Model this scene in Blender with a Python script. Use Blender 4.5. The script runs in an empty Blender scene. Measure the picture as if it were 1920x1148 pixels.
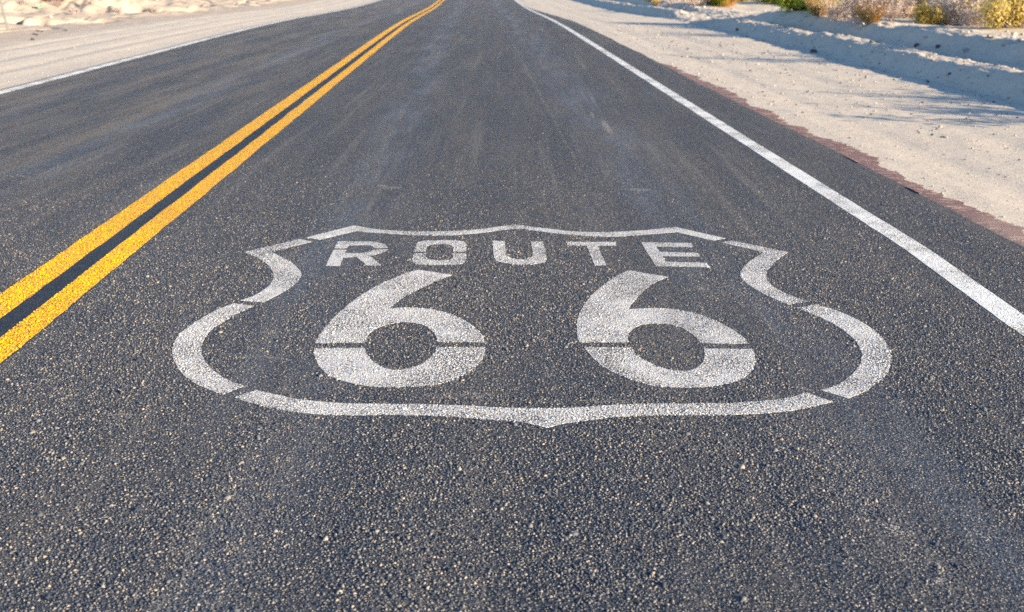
import bpy, bmesh, math, random
import numpy as np
from mathutils import Vector, Matrix
from mathutils.geometry import tessellate_polygon

sc = bpy.context.scene
C = sc.collection
random.seed(66)
RNG = np.random.default_rng(66)

# ------------------------------------------------------------------ camera
HC = 1.21
F = 2000.0
PITCH = math.atan(631.0 / F)
cam_d = bpy.data.cameras.new('camera')
cam = bpy.data.objects.new('camera', cam_d)
C.objects.link(cam)
cam.location = (0, 0, HC)
cam.rotation_euler = (math.pi / 2 - PITCH, 0, 0)
cam_d.sensor_width = 36
cam_d.lens = F / 1920 * 36
cam_d.clip_start = 0.05
cam_d.clip_end = 9000
cam_d.dof.use_dof = True
cam_d.dof.focus_distance = 3.3
cam_d.dof.aperture_fstop = 5.2
sc.camera = cam

# ------------------------------------------------------------------ light
SUN_EL = math.radians(16.5)
TO_SUN = Vector((0.86, -0.50, 0)).normalized()
sun_az = math.atan2(TO_SUN.x, TO_SUN.y)
w = bpy.data.worlds.new('World')
sc.world = w
w.use_nodes = True
nt = w.node_tree
bg = nt.nodes['Background']
sky = nt.nodes.new('ShaderNodeTexSky')
sky.sky_type = 'NISHITA'
sky.sun_disc = False
sky.sun_elevation = SUN_EL
sky.sun_rotation = sun_az
sky.air_density = 1.0
sky.dust_density = 0.0
sky.ozone_density = 4.2
nt.links.new(sky.outputs[0], bg.inputs[0])
bg.inputs[1].default_value = 0.085
sd = bpy.data.lights.new('sun', 'SUN')
sd.energy = 4.2
sd.angle = math.radians(0.5)
sd.color = (1.0, 0.85, 0.61)
so = bpy.data.objects.new('sun', sd)
C.objects.link(so)
dirv = Vector((TO_SUN.x * math.cos(SUN_EL), TO_SUN.y * math.cos(SUN_EL), math.sin(SUN_EL)))
so.rotation_euler = dirv.to_track_quat('Z', 'Y').to_euler()
so.location = dirv * 50
sc.view_settings.view_transform = 'Standard'
sc.view_settings.look = 'None'
sc.view_settings.exposure = 2.1
sc.view_settings.gamma = 1
sc.view_settings.use_curve_mapping = False
sc.cycles.use_denoising = False
sc.cycles.max_bounces = 4

# ------------------------------------------------------------------ helpers
TILT = 0.034            # the road runs 0.034 m to the left per metre away


def tag(o, label=None, cat=None, group=None, kind=None):
    if label: o['label'] = label
    if cat: o['category'] = cat
    if group: o['group'] = group
    if kind: o['kind'] = kind
    return o


def empty(name, loc=(0, 0, 0), rz=0):
    o = bpy.data.objects.new(name, None)
    C.objects.link(o)
    o.location = loc
    o.rotation_euler = (0, 0, rz)
    o.empty_display_size = .1
    return o


def link_mesh(name, me, mat=None, parent=None):
    o = bpy.data.objects.new(name, me)
    C.objects.link(o)
    if mat and not me.materials: me.materials.append(mat)
    if parent: o.parent = parent
    return o


def mesh_np(name, V, Fc, smooth=True):
    """V (n,3), Fc (m,k) all faces with k corners"""
    me = bpy.data.meshes.new(name)
    V = np.asarray(V, np.float32); Fc = np.asarray(Fc, np.int32)
    k = Fc.shape[1]
    me.vertices.add(len(V)); me.vertices.foreach_set('co', V.ravel())
    me.loops.add(Fc.size); me.loops.foreach_set('vertex_index', Fc.ravel())
    me.polygons.add(len(Fc))
    me.polygons.foreach_set('loop_start', np.arange(0, Fc.size, k, dtype=np.int32))
    me.polygons.foreach_set('loop_total', np.full(len(Fc), k, np.int32))
    me.polygons.foreach_set('use_smooth', np.full(len(Fc), smooth, bool))
    me.update(calc_edges=True)
    me.validate()
    return me


def _hash(ix, iy, seed):
    n = (ix.astype(np.int64) * 374761393 + iy.astype(np.int64) * 668265263 + seed * 1442695041) & 0xFFFFFFFF
    n = ((n ^ (n >> 13)) * 1274126177) & 0xFFFFFFFF
    n = n ^ (n >> 16)
    return (n & 0xFFFF) / 65535.0


def vnoise(x, y, seed=0):
    x = np.asarray(x, float); y = np.asarray(y, float)
    x, y = np.broadcast_arrays(x, y)
    ix = np.floor(x); iy = np.floor(y)
    fx = x - ix; fy = y - iy
    fx = fx * fx * (3 - 2 * fx); fy = fy * fy * (3 - 2 * fy)
    a = _hash(ix, iy, seed); b = _hash(ix + 1, iy, seed)
    c = _hash(ix, iy + 1, seed); d = _hash(ix + 1, iy + 1, seed)
    return (a * (1 - fx) + b * fx) * (1 - fy) + (c * (1 - fx) + d * fx) * fy * 1.0 - 0.5


def fbm(x, y, seed=0, octv=4, gain=0.5):
    s = 0; a = 1.0; f = 1.0
    for i in range(octv):
        s = s + a * vnoise(x * f + 17.3 * i, y * f - 9.1 * i, seed + i)
        a *= gain; f *= 2.03
    return s


def sst(x, a, b):
    t = np.clip((np.asarray(x, float) - a) / (b - a), 0, 1)
    return t * t * (3 - 2 * t)


_py = np.array([-9999, 20, 24, 28, 32, 36, 41, 46, 52, 58, 70, 90, 130, 200, 500, 9999.])
_pz = np.array([0, 0, -.008, -.035, -.085, -.145, -.215, -.265, -.295, -.305, -.29, -.22, 0, .5, 2, 2.])


def zprof(Y):
    """long profile of the road: level, then a shallow dip"""
    return np.interp(Y, _py, _pz)


def cb(x, c, wd):
    return np.exp(-((x - c) / wd) ** 2)


def terrain(L, Y):
    L, Y = np.broadcast_arrays(np.asarray(L, float), np.asarray(Y, float))
    z = np.zeros_like(L)
    # under and beside the pavement
    z += -0.035 * sst(2.10 - L, 0, .2) * sst(L + 4.9, 0, .1)
    # gently uneven shoulders
    side = 1 - sst(2.5 - L, 0, .3) * sst(L + 5.0, 0, .1)
    z += side * (fbm(L * .9, Y * .35, 5, 4) * .018 + fbm(L * 6, Y * 5, 9, 3) * .005) - .008 * side
    # tyre ruts in the left dirt
    for c in (-6.0, -6.7, -7.5):
        z += -.018 * cb(L + .25 * vnoise(Y * .12, c, 3), c, .13) + .008 * cb(L, c + .25, .12)
    for c in (3.15, 3.9):
        z += -.006 * cb(L + .2 * vnoise(Y * .15, c, 3), c, .12)
    # right: two windrows of graded sand
    wob = .16 * vnoise(Y * .22, 1.5, 31) + .07 * vnoise(Y * .9, 7.5, 32)
    r = L + wob
    h1 = .20 * (1 + .22 * vnoise(Y * .3, 3.3, 33) + .10 * vnoise(Y * 1.6, 1.1, 34))
    h1 = h1 * (1 - .75 * sst(Y, 24.0, 27.5) * (1 - sst(Y, 29.5, 32)))
    b1 = h1 * sst(r, 5.22, 5.62) * (1 - .62 * sst(r, 5.74, 6.3))
    h2 = .225 * (1 + .35 * vnoise(Y * .2, 8.3, 35) + .25 * vnoise(Y * 1.1, 2.1, 36))
    h2 = h2 * (1 - .8 * sst(Y, 26.5, 29) * (1 - sst(Y, 33, 37)))
    b2 = h2 * sst(r, 6.68, 7.08) - .05 * h2 * sst(r, 7.2, 7.9)
    face = sst(r, 5.15, 5.35) * (1 - sst(r, 7.4, 8.0))
    er = fbm(L * 5.5 + Y * 2.2, Y * 2.6 - L * 1.3, 41, 4) * .062 + fbm(L * 16, Y * 12, 44, 3) * .024
    z += b1 + b2 + face * er
    # desert floor on the right
    far = sst(L, 7.2, 9)
    z += far * (fbm(L * .5, Y * .4, 51, 5) * .16 + .12 * sst(L, 8, 20))
    hump = .12 * np.exp(-((L - 8.3) / .7) ** 2 - ((Y - 24.5) / 2.2) ** 2)
    z += hump
    # left: low eroded bank
    q = -L
    edge = 8.0 + .7 * vnoise(Y * .13, 4.4, 61)
    z += sst(q, edge, edge + 2.4) * .10 + sst(q, 10.5, 19) * .5 - .02 * sst(q, 4.98, 5.1) * (1 - sst(q, 5.3, 6.2))
    lump = sst(q, 8.6, 10.4) * (.45 + .9 * sst(Y, 22, 27))
    n = fbm(L * .6, Y * .33, 71, 4, .42)
    rid = 1 - np.abs(2 * vnoise(L * 1.5 + 3, Y * 1.0, 75)) * 1.6
    z += lump * (n * .16 + .07 * sst(n, .02, .30) - .15 * sst(vnoise(L * 1.1, Y * .55, 78) + .22 * vnoise(L * 4, Y * 2.5, 79), .12, .24) * 1.1 + np.maximum(rid, 0) * .02)
    cr_ = np.exp(-(vnoise(L * .9 + Y * .5, Y * .30 - L * .2, 83) / .045) ** 2) + .7 * np.exp(-(vnoise(L * 1.7 - Y * .3, Y * .9, 84) / .05) ** 2)
    z -= sst(q, 8.7, 9.6) * cr_ * .085
    z += sst(q, 7.6, 8.6) * fbm(L * 5, Y * 3.2, 77, 3, .5) * .014
    # a washed-out heap of earth on the bank
    md = np.exp(-((L + 12.6 - .12 * (Y - 33)) / 2.1) ** 2 - ((Y - 33) / 5.5) ** 2)
    gul = 1 - 2.6 * np.abs(vnoise(L * 1.25 + Y * .2, Y * .42, 95)) - 1.2 * np.abs(vnoise(L * 3.1, Y * 1.3, 96))
    z += md * (.34 + .42 * gul)
    # far desert swells
    z += sst(np.abs(L), 30, 200) * fbm(L * .02, Y * .02, 81, 4) * 3
    dist = np.hypot(L, Y)
    z += sst(dist, 900, 3000) * (40 + 160 * np.maximum(fbm(L * .0012, Y * .0012, 91, 4) + .3, 0))
    z = np.where((L > 2.38) & (L < 2.85), np.maximum(z, -.011), z)
    # never above the pavement
    mask = (L > -4.98) & (L < 2.50)
    z = np.where(mask, np.minimum(z, -.010), z)
    return z + zprof(Y)


def ray(px, py):
    x = (px - 960) / F; v = (574 - py) / F
    cp, sp = math.cos(PITCH), math.sin(PITCH)
    return x, cp + v * sp, -sp + v * cp


def gp(px, py):
    """the point of the road surface that a point of the picture shows"""
    dx, dy, dz = ray(px, py)
    t = -HC / dz
    for _ in range(25):
        t = (float(zprof(t * dy)) - HC) / dz * .6 + t * .4
    return t * dx, t * dy


def gt(px, py):
    """the same on the open ground"""
    dx, dy, dz = ray(px, py)
    t = 2.0
    t0 = (HC - .75) / -dz; t1 = (HC + .6) / -dz
    T = np.linspace(t0, t1, 900)
    Xs, Yv, Zs = dx * T, dy * T, HC + dz * T
    hit = np.nonzero(Zs < terrain(Xs + TILT * Yv, Yv))[0]
    t = T[hit[0]] if len(hit) else T[-1]
    return dx * t, dy * t


def ground_z(X, Y):
    return float(terrain(X + TILT * Y, Y))


# ------------------------------------------------------------------ materials
class NT:
    def __init__(s, name):
        s.m = bpy.data.materials.new(name)
        s.m.use_nodes = True
        s.t = s.m.node_tree
        s.n = s.t.nodes; s.l = s.t.links
        s.b = s.n['Principled BSDF']
        s.pos = s.n.new('ShaderNodeNewGeometry').outputs['Position']
        sep = s.n.new('ShaderNodeSeparateXYZ'); s.l.new(s.pos, sep.inputs[0])
        s.X, s.Y, s.Z = sep.outputs
        s.L = s.add(s.X, s.mul(s.Y, TILT))

    def sock(s, inp, v):
        if isinstance(v, (int, float)): inp.default_value = v
        elif isinstance(v, tuple): inp.default_value = v if len(inp.default_value) == len(v) else v + (1,)
        else: s.l.new(v, inp)

    def math(s, op, a, b=0.0, c=0.0, clamp=False):
        n = s.n.new('ShaderNodeMath'); n.operation = op; n.use_clamp = clamp
        s.sock(n.inputs[0], a); s.sock(n.inputs[1], b); s.sock(n.inputs[2], c)
        return n.outputs[0]

    def add(s, a, b): return s.math('ADD', a, b)
    def sub(s, a, b): return s.math('SUBTRACT', a, b)
    def mul(s, a, b): return s.math('MULTIPLY', a, b)

    def vec(s, sx, sy, sz=1.0, off=(0, 0, 0)):
        n = s.n.new('ShaderNodeMapping')
        n.inputs['Scale'].default_value = (sx, sy, sz)
        n.inputs['Location'].default_value = off
        s.l.new(s.pos, n.inputs[0])
        return n.outputs[0]

    def noise(s, scale, detail=3, rough=.5, v=None, dist=0.0):
        n = s.n.new('ShaderNodeTexNoise')
        s.l.new(v or s.pos, n.inputs['Vector'])
        n.inputs['Scale'].default_value = scale; n.inputs['Detail'].default_value = detail
        n.inputs['Roughness'].default_value = rough; n.inputs['Distortion'].default_value = dist
        return n.outputs[0]

    def voro(s, scale, v=None, rnd=1.0, feat='F1'):
        n = s.n.new('ShaderNodeTexVoronoi'); n.feature = feat
        s.l.new(v or s.pos, n.inputs['Vector'])
        n.inputs['Scale'].default_value = scale; n.inputs['Randomness'].default_value = rnd
        c = s.n.new('ShaderNodeSeparateColor')
        s.l.new(n.outputs['Color'], c.inputs[0])
        s.vn = n
        return n.outputs['Distance'], c.outputs[0], c.outputs[1], c.outputs[2]

    def facet(s, v, scale):
        """height of a randomly tilted flat face on every stone of the last voronoi"""
        d = s.n.new('ShaderNodeVectorMath'); d.operation = 'SUBTRACT'
        s.l.new(v, d.inputs[0]); s.l.new(s.vn.outputs['Position'], d.inputs[1])
        c = s.n.new('ShaderNodeVectorMath'); c.operation = 'MULTIPLY_ADD'
        s.l.new(s.vn.outputs['Color'], c.inputs[0])
        c.inputs[1].default_value = (2 * scale,) * 3; c.inputs[2].default_value = (-scale,) * 3
        q = s.n.new('ShaderNodeVectorMath'); q.operation = 'DOT_PRODUCT'
        s.l.new(d.outputs[0], q.inputs[0]); s.l.new(c.outputs[0], q.inputs[1])
        return q.outputs['Value']

    def rng(s, v, a, b, c=0.0, d=1.0, smooth=True):
        n = s.n.new('ShaderNodeMapRange')
        n.interpolation_type = 'SMOOTHSTEP' if smooth else 'LINEAR'
        s.sock(n.inputs[0], v); s.sock(n.inputs[1], a); s.sock(n.inputs[2], b)
        s.sock(n.inputs[3], c); s.sock(n.inputs[4], d)
        return n.outputs[0]

    def mix(s, f, a, b):
        n = s.n.new('ShaderNodeMix'); n.data_type = 'RGBA'
        s.sock(n.inputs[0], f)
        s.sock(n.inputs[6], a); s.sock(n.inputs[7], b)
        return n.outputs[2]

    def fmix(s, f, a, b):
        n = s.n.new('ShaderNodeMix'); n.data_type = 'FLOAT'
        s.sock(n.inputs[0], f); s.sock(n.inputs[2], a); s.sock(n.inputs[3], b)
        return n.outputs[0]

    def ramp(s, f, stops, const=False):
        n = s.n.new('ShaderNodeValToRGB')
        r = n.color_ramp
        if const: r.interpolation = 'CONSTANT'
        while len(r.elements) < len(stops): r.elements.new(.5)
        for e, (p, c) in zip(r.elements, stops):
            e.position = p; e.color = c + (1,)
        s.sock(n.inputs[0], f)
        return n.outputs[0]

    def bump(s, h, dist, strength=1.0, nrm=None):
        n = s.n.new('ShaderNodeBump')
        s.sock(n.inputs['Strength'], strength)
        n.inputs['Distance'].default_value = dist
        s.l.new(h, n.inputs['Height'])
        if nrm is not None: s.l.new(nrm, n.inputs['Normal'])
        return n.outputs[0]

    def out(s, col=None, rough=None, nrm=None, spec=None):
        if col is not None: s.sock(s.b.inputs['Base Color'], col)
        if rough is not None: s.sock(s.b.inputs['Roughness'], rough)
        if nrm is not None: s.l.new(nrm, s.b.inputs['Normal'])
        if spec is not None: s.sock(s.b.inputs['Specular IOR Level'], spec)
        return s.m


SAND = (.50, .415, .335)


def asphalt_parts(k):
    """stone relief, smooth wheel-path mask, colour and roughness of the chip-sealed road"""
    # smooth, binder-rich wheel paths
    wav = k.mul(k.sub(k.noise(1.0, 3, .6, k.vec(1.2, .55)), .5), .45)
    Lw = k.add(k.L, wav)
    S = None
    for c, wd, amp in ((-.62, .36, .95), (1.02, .40, 1.0), (-2.75, .30, .9), (-4.15, .32, .45)):
        g = k.mul(k.rng(k.math('ABSOLUTE', k.sub(Lw, c)), .04, wd, 1, 0), amp)
        S = g if S is None else k.math('MAXIMUM', S, g)
    patch = k.rng(k.noise(1.0, 5, .62, k.vec(5.0, .7)), .40, .62)
    S = k.mul(S, k.fmix(patch, .18, .85))
    blot = k.rng(k.noise(1.0, 5, .6, k.vec(2.6, .5, 1, (4, 7, 0))), .54, .75)
    S = k.math('MAXIMUM', S, k.mul(blot, .45))
    # stones
    warp = k.n.new('ShaderNodeVectorMath'); warp.operation = 'MULTIPLY_ADD'
    nz = k.n.new('ShaderNodeTexNoise'); nz.inputs['Scale'].default_value = 90; nz.inputs['Detail'].default_value = 2
    k.l.new(k.pos, nz.inputs['Vector'])
    k.l.new(nz.outputs['Color'], warp.inputs[0]); warp.inputs[1].default_value = (.006, .006, .006)
    k.l.new(k.pos, warp.inputs[2])
    wv = warp.outputs[0]
    d1, r1, g1, b1 = k.voro(140, wv)
    f1 = k.facet(wv, 140)
    d2, r2, g2, b2 = k.voro(290, wv)
    f2 = k.facet(wv, 290)
    dome1 = k.rng(d1, .12, .62, 1, 0)
    dome2 = k.rng(d2, .10, .60, 1, 0)
    h1 = k.mul(dome1, k.add(k.mul(r1, .95), .05))
    h2 = k.mul(dome2, k.add(k.mul(r2, .9), .1))
    h = k.add(k.mul(h1, .75), k.mul(h2, .38))
    grit = k.noise(520, 2, .6)
    h = k.add(h, k.mul(grit, .16))
    lowf = k.noise(24, 3, .6)
    h = k.add(h, k.mul(lowf, .4))
    h = k.add(h, k.add(k.mul(f1, .75), k.mul(f2, .26)))
    # colour
    stone = k.ramp(g1, [(0, (.085, .089, .100)), (.30, (.145, .143, .147)), (.58, (.215, .202, .190)),
                        (.80, (.29, .258, .228)), (.95, (.38, .33, .27)), (1, (.46, .35, .25))])
    stone2 = k.ramp(g2, [(0, (.065, .072, .085)), (.5, (.14, .136, .136)), (.85, (.22, .195, .17)), (1, (.40, .34, .28))])
    binder = (.015, .023, .042)  # bitumen, tinted with the navy blue of shaded pits
    top1 = k.rng(h1, .14, .40)
    top2 = k.rng(h2, .25, .6)
    col = k.mix(k.mul(top2, .8), binder, stone2)
    col = k.mix(top1, col, stone)
    # smooth paths: stones drowned in bitumen and fines, plus sky-blue sheen in the colour
    col = k.mix(k.mul(S, .22), col, (.058, .070, .100))
    # dust lying on the far lane and mottling everywhere
    dust = k.rng(k.noise(1.0, 6, .68, k.vec(3.2, .32, 1, (2, 3, 0))), .35, .75)
    left = k.rng(k.L, -1.6, -3.2, 0, 1)
    dm = k.mul(dust, k.fmix(left, .20, .58))
    edge = k.rng(k.add(k.math('ABSOLUTE', k.add(k.L, 1.22)), k.mul(k.sub(k.noise(5, 5, .7), .5), .22)), 3.50, 3.74)
    dm = k.math('MAXIMUM', dm, k.mul(edge, .10))
    col = k.mix(dm, col, (.25, .208, .162))
    # long dusty streaks along the travel direction
    st = k.noise(1.0, 4, .65, k.vec(9, .22))
    col = k.mix(k.mul(k.rng(st, .52, .74), .30), col, (.24, .22, .20))
    st2 = k.noise(1.0, 5, .65, k.vec(4, .10, 1, (5, 1, 0)))
    col = k.mix(k.mul(k.rng(st2, .54, .72), .38), col, (.050, .055, .068))
    # sand blown over the ragged outer edge
    e2 = k.rng(k.add(k.math('ABSOLUTE', k.add(k.L, 1.22)), k.mul(k.sub(k.noise(14, 5, .75), .5), .10)), 3.71, 3.78)
    e2 = k.mul(e2, k.rng(k.noise(160, 3, .7), .42, .55))
    col = k.mix(k.mul(e2, .8), col, SAND)
    # white scuffs and scratches
    sc_ = None
    for (px, py, rx, ry) in ((1137, 238, .035, .45), (1110, 215, .02, .2), (1200, 356, .07, .045), (735, 352, .075, .04), (718, 349, .03, .05),
                             (1690, 1000, .017, .07), (1668, 985, .012, .03), (1765, 1092, .014, .02), (1500, 728, .022, .03),
                             (1318, 541, .03, .05), (860, 742, .14, .025), (1150, 752, .12, .02), (235, 780, .06, .03), (135, 740, .02, .02)):
        X, Y = gp(px, py)
        a = k.mul(k.sub(k.X, X), 1 / rx); b = k.mul(k.sub(k.Y, Y), 1 / ry)
        dd = k.add(k.mul(a, a), k.mul(b, b))
        g = k.rng(dd, .1, 1.3, 1, 0)
        sc_ = g if sc_ is None else k.math('MAXIMUM', sc_, g)
    sn = k.rng(k.noise(75, 4, .75), .46, .62)
    sc_ = k.mul(sc_, sn)
    # thin scratch running along the lane and two tyre arcs
    l1 = k.rng(k.math('ABSOLUTE', k.sub(k.add(k.L, k.mul(k.noise(.6, 2), .06)), .69)), .004, .02, 1, 0)
    l1 = k.mul(l1, k.rng(k.Y, 4.5, 6.5)); l1 = k.mul(l1, k.rng(k.noise(6, 4, .7), .42, .6))
    dx = k.sub(k.X, -1.10); dy = k.sub(k.Y, 2.2)
    rad = k.math('SQRT', k.add(k.mul(dx, dx), k.mul(dy, dy)))
    a1 = k.rng(k.math('ABSOLUTE', k.sub(rad, 1.12)), .003, .014, 1, 0)
    a1 = k.mul(a1, k.rng(k.X, -.35, -.75)); a1 = k.mul(a1, k.rng(k.noise(9, 4, .7), .4, .6)); a1 = k.mul(a1, k.rng(k.Y, 2.9, 3.1))
    lines = k.mul(k.math('MAXIMUM', k.mul(l1, .30), k.mul(a1, .30)), k.rng(k.noise(140, 2, .6), .35, .6))
    col = k.mix(k.math('MAXIMUM', k.mul(sc_, .85), lines), col, (.42, .38, .34))
    rough = k.fmix(S, .8, .62)
    return dict(h=h, S=S, h1=h1, h2=h2, col=col, rough=rough)


def mat_asphalt():
    k = NT('asphalt')
    p = asphalt_parts(k)
    st = k.fmix(p['S'], 1.0, .72)
    return k.out(p['col'], p['rough'], k.bump(p['h'], .0165, st), k.fmix(p['S'], .22, .26))


def mat_paint(name, rgb, rgb2, pits=.33, soft=.22, worn=True, fill=.62):
    """paint rolled over the same stones: hollows stay bare"""
    k = NT(name)
    p = asphalt_parts(k)
    w1 = k.noise(3.1, 4, .6, k.vec(1, 1, 1, (9, 2, 0)))
    thr = k.rng(w1, .32, .68, pits + .06, pits - .13) if worn else pits
    thr = k.mul(thr, k.fmix(p['S'], 1.0, .7))
    hh = k.add(k.mul(p['h1'], .70), k.add(k.mul(p['h2'], .5), k.mul(k.sub(k.noise(260, 2, .6), .5), .22)))
    m = k.rng(hh, k.sub(thr, soft * .5), k.add(thr, soft * .5))
    m = k.math('MAXIMUM', m, k.rng(w1, .60, .78, 0, .55))
    grime = k.rng(k.noise(14, 5, .65), .35, .75)
    c = k.mix(grime, rgb, rgb2)
    c = k.mix(k.mul(k.rng(k.noise(420, 2, .6), .5, .7), .10), c, (.16, .13, .09))
    col = k.mix(m, p['col'], c)
    rough = k.fmix(m, .72, .6)
    st = k.fmix(m, 1.6, fill)
    st = k.mul(st, k.fmix(p['S'], 1.0, .55))
    return k.out(col, rough, k.bump(p['h'], .0055, st), .1)


def mat_sand():
    k = NT('desert_sand')
    n1 = k.noise(.9, 5, .6); n2 = k.noise(9, 5, .65)
    col = k.mix(k.rng(n1, .3, .7), (.44, .370, .292), (.39, .330, .262))
    col = k.mix(k.mul(k.rng(n2, .35, .75), .45), col, (.33, .282, .238))
    # graded shoulder: drag streaks of coarser, greyer grit
    stv = k.noise(1.0, 5, .65, k.vec(5.5, .35))
    sh = k.rng(k.math('ABSOLUTE', k.add(k.L, 1.22)), 6.6, 6.0)
    col = k.mix(k.mul(k.mul(k.rng(stv, .5, .72), sh), .28), col, (.30, .265, .235))
    d, r, g, b = k.voro(62)
    peb = k.mul(k.rng(d, .22, .36, 1, 0), k.math('GREATER_THAN', r, k.rng(n2,   .3, .7, .84, .52)))
    pc = k.ramp(g, [(0, (.09, .08, .075)), (.45, (.20, .16, .14)), (.75, (.40, .33, .27)), (1, (.66, .60, .52))])
    col = k.mix(k.mul(peb, .85), col, pc)
    d2, r2, g2, b2 = k.voro(190)
    p2 = k.mul(k.rng(d2, .25, .4, 1, 0), k.math('GREATER_THAN', r2, .62))
    pc2 = k.ramp(g2, [(0, (.12, .10, .09)), (.5, (.34, .28, .23)), (1, (.68, .6, .52))])
    col = k.mix(k.mul(p2, .6), col, pc2)
    bank = k.rng(k.L, -7.4, -8.6, 0, 1)
    col = k.mix(k.mul(bank, .72), col, (.285, .222, .168))
    h = k.add(k.mul(n2, .9), k.add(k.mul(peb, .28), k.mul(p2, .10)))
    h = k.add(h, k.mul(k.noise(60, 4, .7), .35))
    return k.out(col, .95, k.bump(h, .010, .7), .15)


def mat_clay():
    k = NT('red_underlay')
    n = k.noise(7, 5, .7)
    col = k.mix(k.rng(n, .35, .68), (.115, .062, .064), (.155, .095, .088))
    g = k.noise(120, 4, .75)
    fl = k.noise(1, 5, .7, k.vec(6, 26, 1))
    sandm = k.rng(k.add(k.mul(g, .45), k.mul(fl, .55)), .53, .585)
    near = k.rng(k.Y, 5.2, 7.6, 1.0, .8)
    sandm = k.mul(sandm, near)
    col = k.mix(k.math('MAXIMUM', k.mul(sandm, .9), k.mul(k.rng(k.Y, 4.3, 6.0, 1, 0), .35)), col, (.45, .345, .27))
    return k.out(col, .93, k.bump(k.add(g, fl), .008, .9), .15)


def flat_mat(name, c1, c2, scale=30, rough=.8, bmp=.002, spec=.3, trans=0):
    k = NT(name)
    n = k.noise(scale, 4, .65)
    m = k.out(k.mix(k.rng(n, .3, .7), c1, c2), rough, k.bump(n, bmp, .8), spec)
    return m


def leaf_mat(name, c1, c2, c3):
    k = NT(name)
    d, r, g, b = k.voro(24)
    col = k.mix(r, c1, c2)
    col = k.mix(k.mul(g, .4), col, c3)
    tr = k.n.new('ShaderNodeBsdfTranslucent'); k.l.new(col, tr.inputs[0])
    mx = k.n.new('ShaderNodeMixShader'); mx.inputs[0].default_value = .45
    k.out(col, .6, None, .3)
    k.l.new(k.b.outputs[0], mx.inputs[1]); k.l.new(tr.outputs[0], mx.inputs[2])
    k.l.new(mx.outputs[0], k.n['Material Output'].inputs[0])
    return k.m


M = {}
M['asphalt'] = mat_asphalt()
M['white'] = mat_paint('worn_white_paint', (.47, .448, .42), (.42, .40, .378), pits=.11, soft=.3, fill=.28)
M['edge'] = mat_paint('edge_line_paint', (.56, .543, .51), (.50, .484, .455), pits=.05, fill=.28)
M['yellow'] = mat_paint('yellow_paint', (.84, .41, .0), (.77, .36, .001), pits=.06, worn=False, fill=.5)
M['black'] = mat_paint('black_paint', (.018, .021, .03), (.03, .033, .042), pits=.12, worn=False, fill=.8)
M['sand'] = mat_sand()
M['clay'] = mat_clay()
M['stone_tan'] = flat_mat('tan_stone', (.40, .30, .22), (.30, .23, .18))
M['stone_white'] = flat_mat('white_stone', (.52, .49, .45), (.42, .39, .35))
M['stone_dark'] = flat_mat('dark_stone', (.06, .052, .05), (.10, .08, .07))
M['stone_grey'] = flat_mat('grey_stone', (.24, .21, .19), (.32, .28, .25))
M['post'] = flat_mat('weathered_post', (.17, .168, .16), (.13, .128, .12), 12, .5, .0006)
M['shadow_brown'] = flat_mat('dark_shadow_brown', (.07, .045, .03), (.11, .075, .05))  # brown for the rods that stand in for clod shadows
M['litter_green'] = flat_mat('green_glass', (.12, .52, .16), (.18, .60, .24), 40, .25)
M['litter_white'] = flat_mat('white_paper', (.78, .77, .74), (.66, .65, .63), 20, .7)
M['bark'] = flat_mat('shrub_bark', (.16, .125, .10), (.26, .21, .17), 60)
M['bark_pale'] = flat_mat('dry_twig', (.56, .47, .40), (.42, .34, .29), 60)
M['twig_purple'] = flat_mat('grey_purple_twig', (.32, .25, .23), (.40, .32, .28), 60)
M['leaf_green'] = leaf_mat('creosote_leaf', (.34, .37, .03), (.50, .50, .05), (.18, .21, .03))
M['leaf_olive'] = leaf_mat('olive_leaf', (.25, .22, .05), (.40, .32, .08), (.16, .13, .04))
M['leaf_yellow'] = leaf_mat('yellow_leaf', (.58, .44, .10), (.64, .48, .16), (.42, .30, .08))
M['straw'] = leaf_mat('straw', (.56, .37, .15), (.62, .45, .22), (.38, .23, .09))
M['tan_leaf'] = leaf_mat('dry_leaf', (.60, .46, .35), (.66, .52, .40), (.46, .33, .26))
M['pale_leaf'] = leaf_mat('silver_leaf', (.66, .60, .50), (.74, .70, .62), (.40, .33, .26))
M['rust_leaf'] = leaf_mat('rusty_leaf', (.40, .15, .03), (.46, .20, .05), (.24, .09, .02))

# ------------------------------------------------------------------ ground
Ls = np.concatenate([-np.geomspace(3200, 22, 34)[:-1], np.arange(-22, -14, .16), np.arange(-14, -7.2, .05), np.arange(-7.2, -5.0, .08),
                     [-5.0, -4.9, -4.5, -3.5, -2, 0, 1.5, 2.2, 2.35, 2.45], np.arange(2.5, 5.1, .05), np.arange(5.1, 7.6, .026),
                     np.arange(7.6, 13, .07), np.arange(13, 24, .25), np.geomspace(24, 3200, 34)])
Ys = np.concatenate([-np.geomspace(1500, 4, 12)[:-1], np.arange(-4, 4, .4), np.arange(4, 10, .08), np.arange(10, 30, .085),
                     np.arange(30, 60, .14), np.geomspace(60, 6000, 60)])


def grid_mesh(name, Lg, Yg, zf, Lfun=None):
    LL, YY = np.meshgrid(Lg, Yg)
    ZZ = zf(LL, YY)
    V = np.stack([LL - TILT * YY, YY, ZZ], -1).reshape(-1, 3)
    ny, nx = LL.shape
    i = np.arange(ny - 1)[:, None] * nx + np.arange(nx - 1)[None, :]
    Fc = np.stack([i, i + 1, i + nx + 1, i + nx], -1).reshape(-1, 4)
    return mesh_np(name, V, Fc)


g = link_mesh('ground', grid_mesh('ground', Ls, Ys, terrain), M['sand'])
tag(g, 'pale desert sand and gravel ground on both sides of the road', kind='structure')

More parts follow.
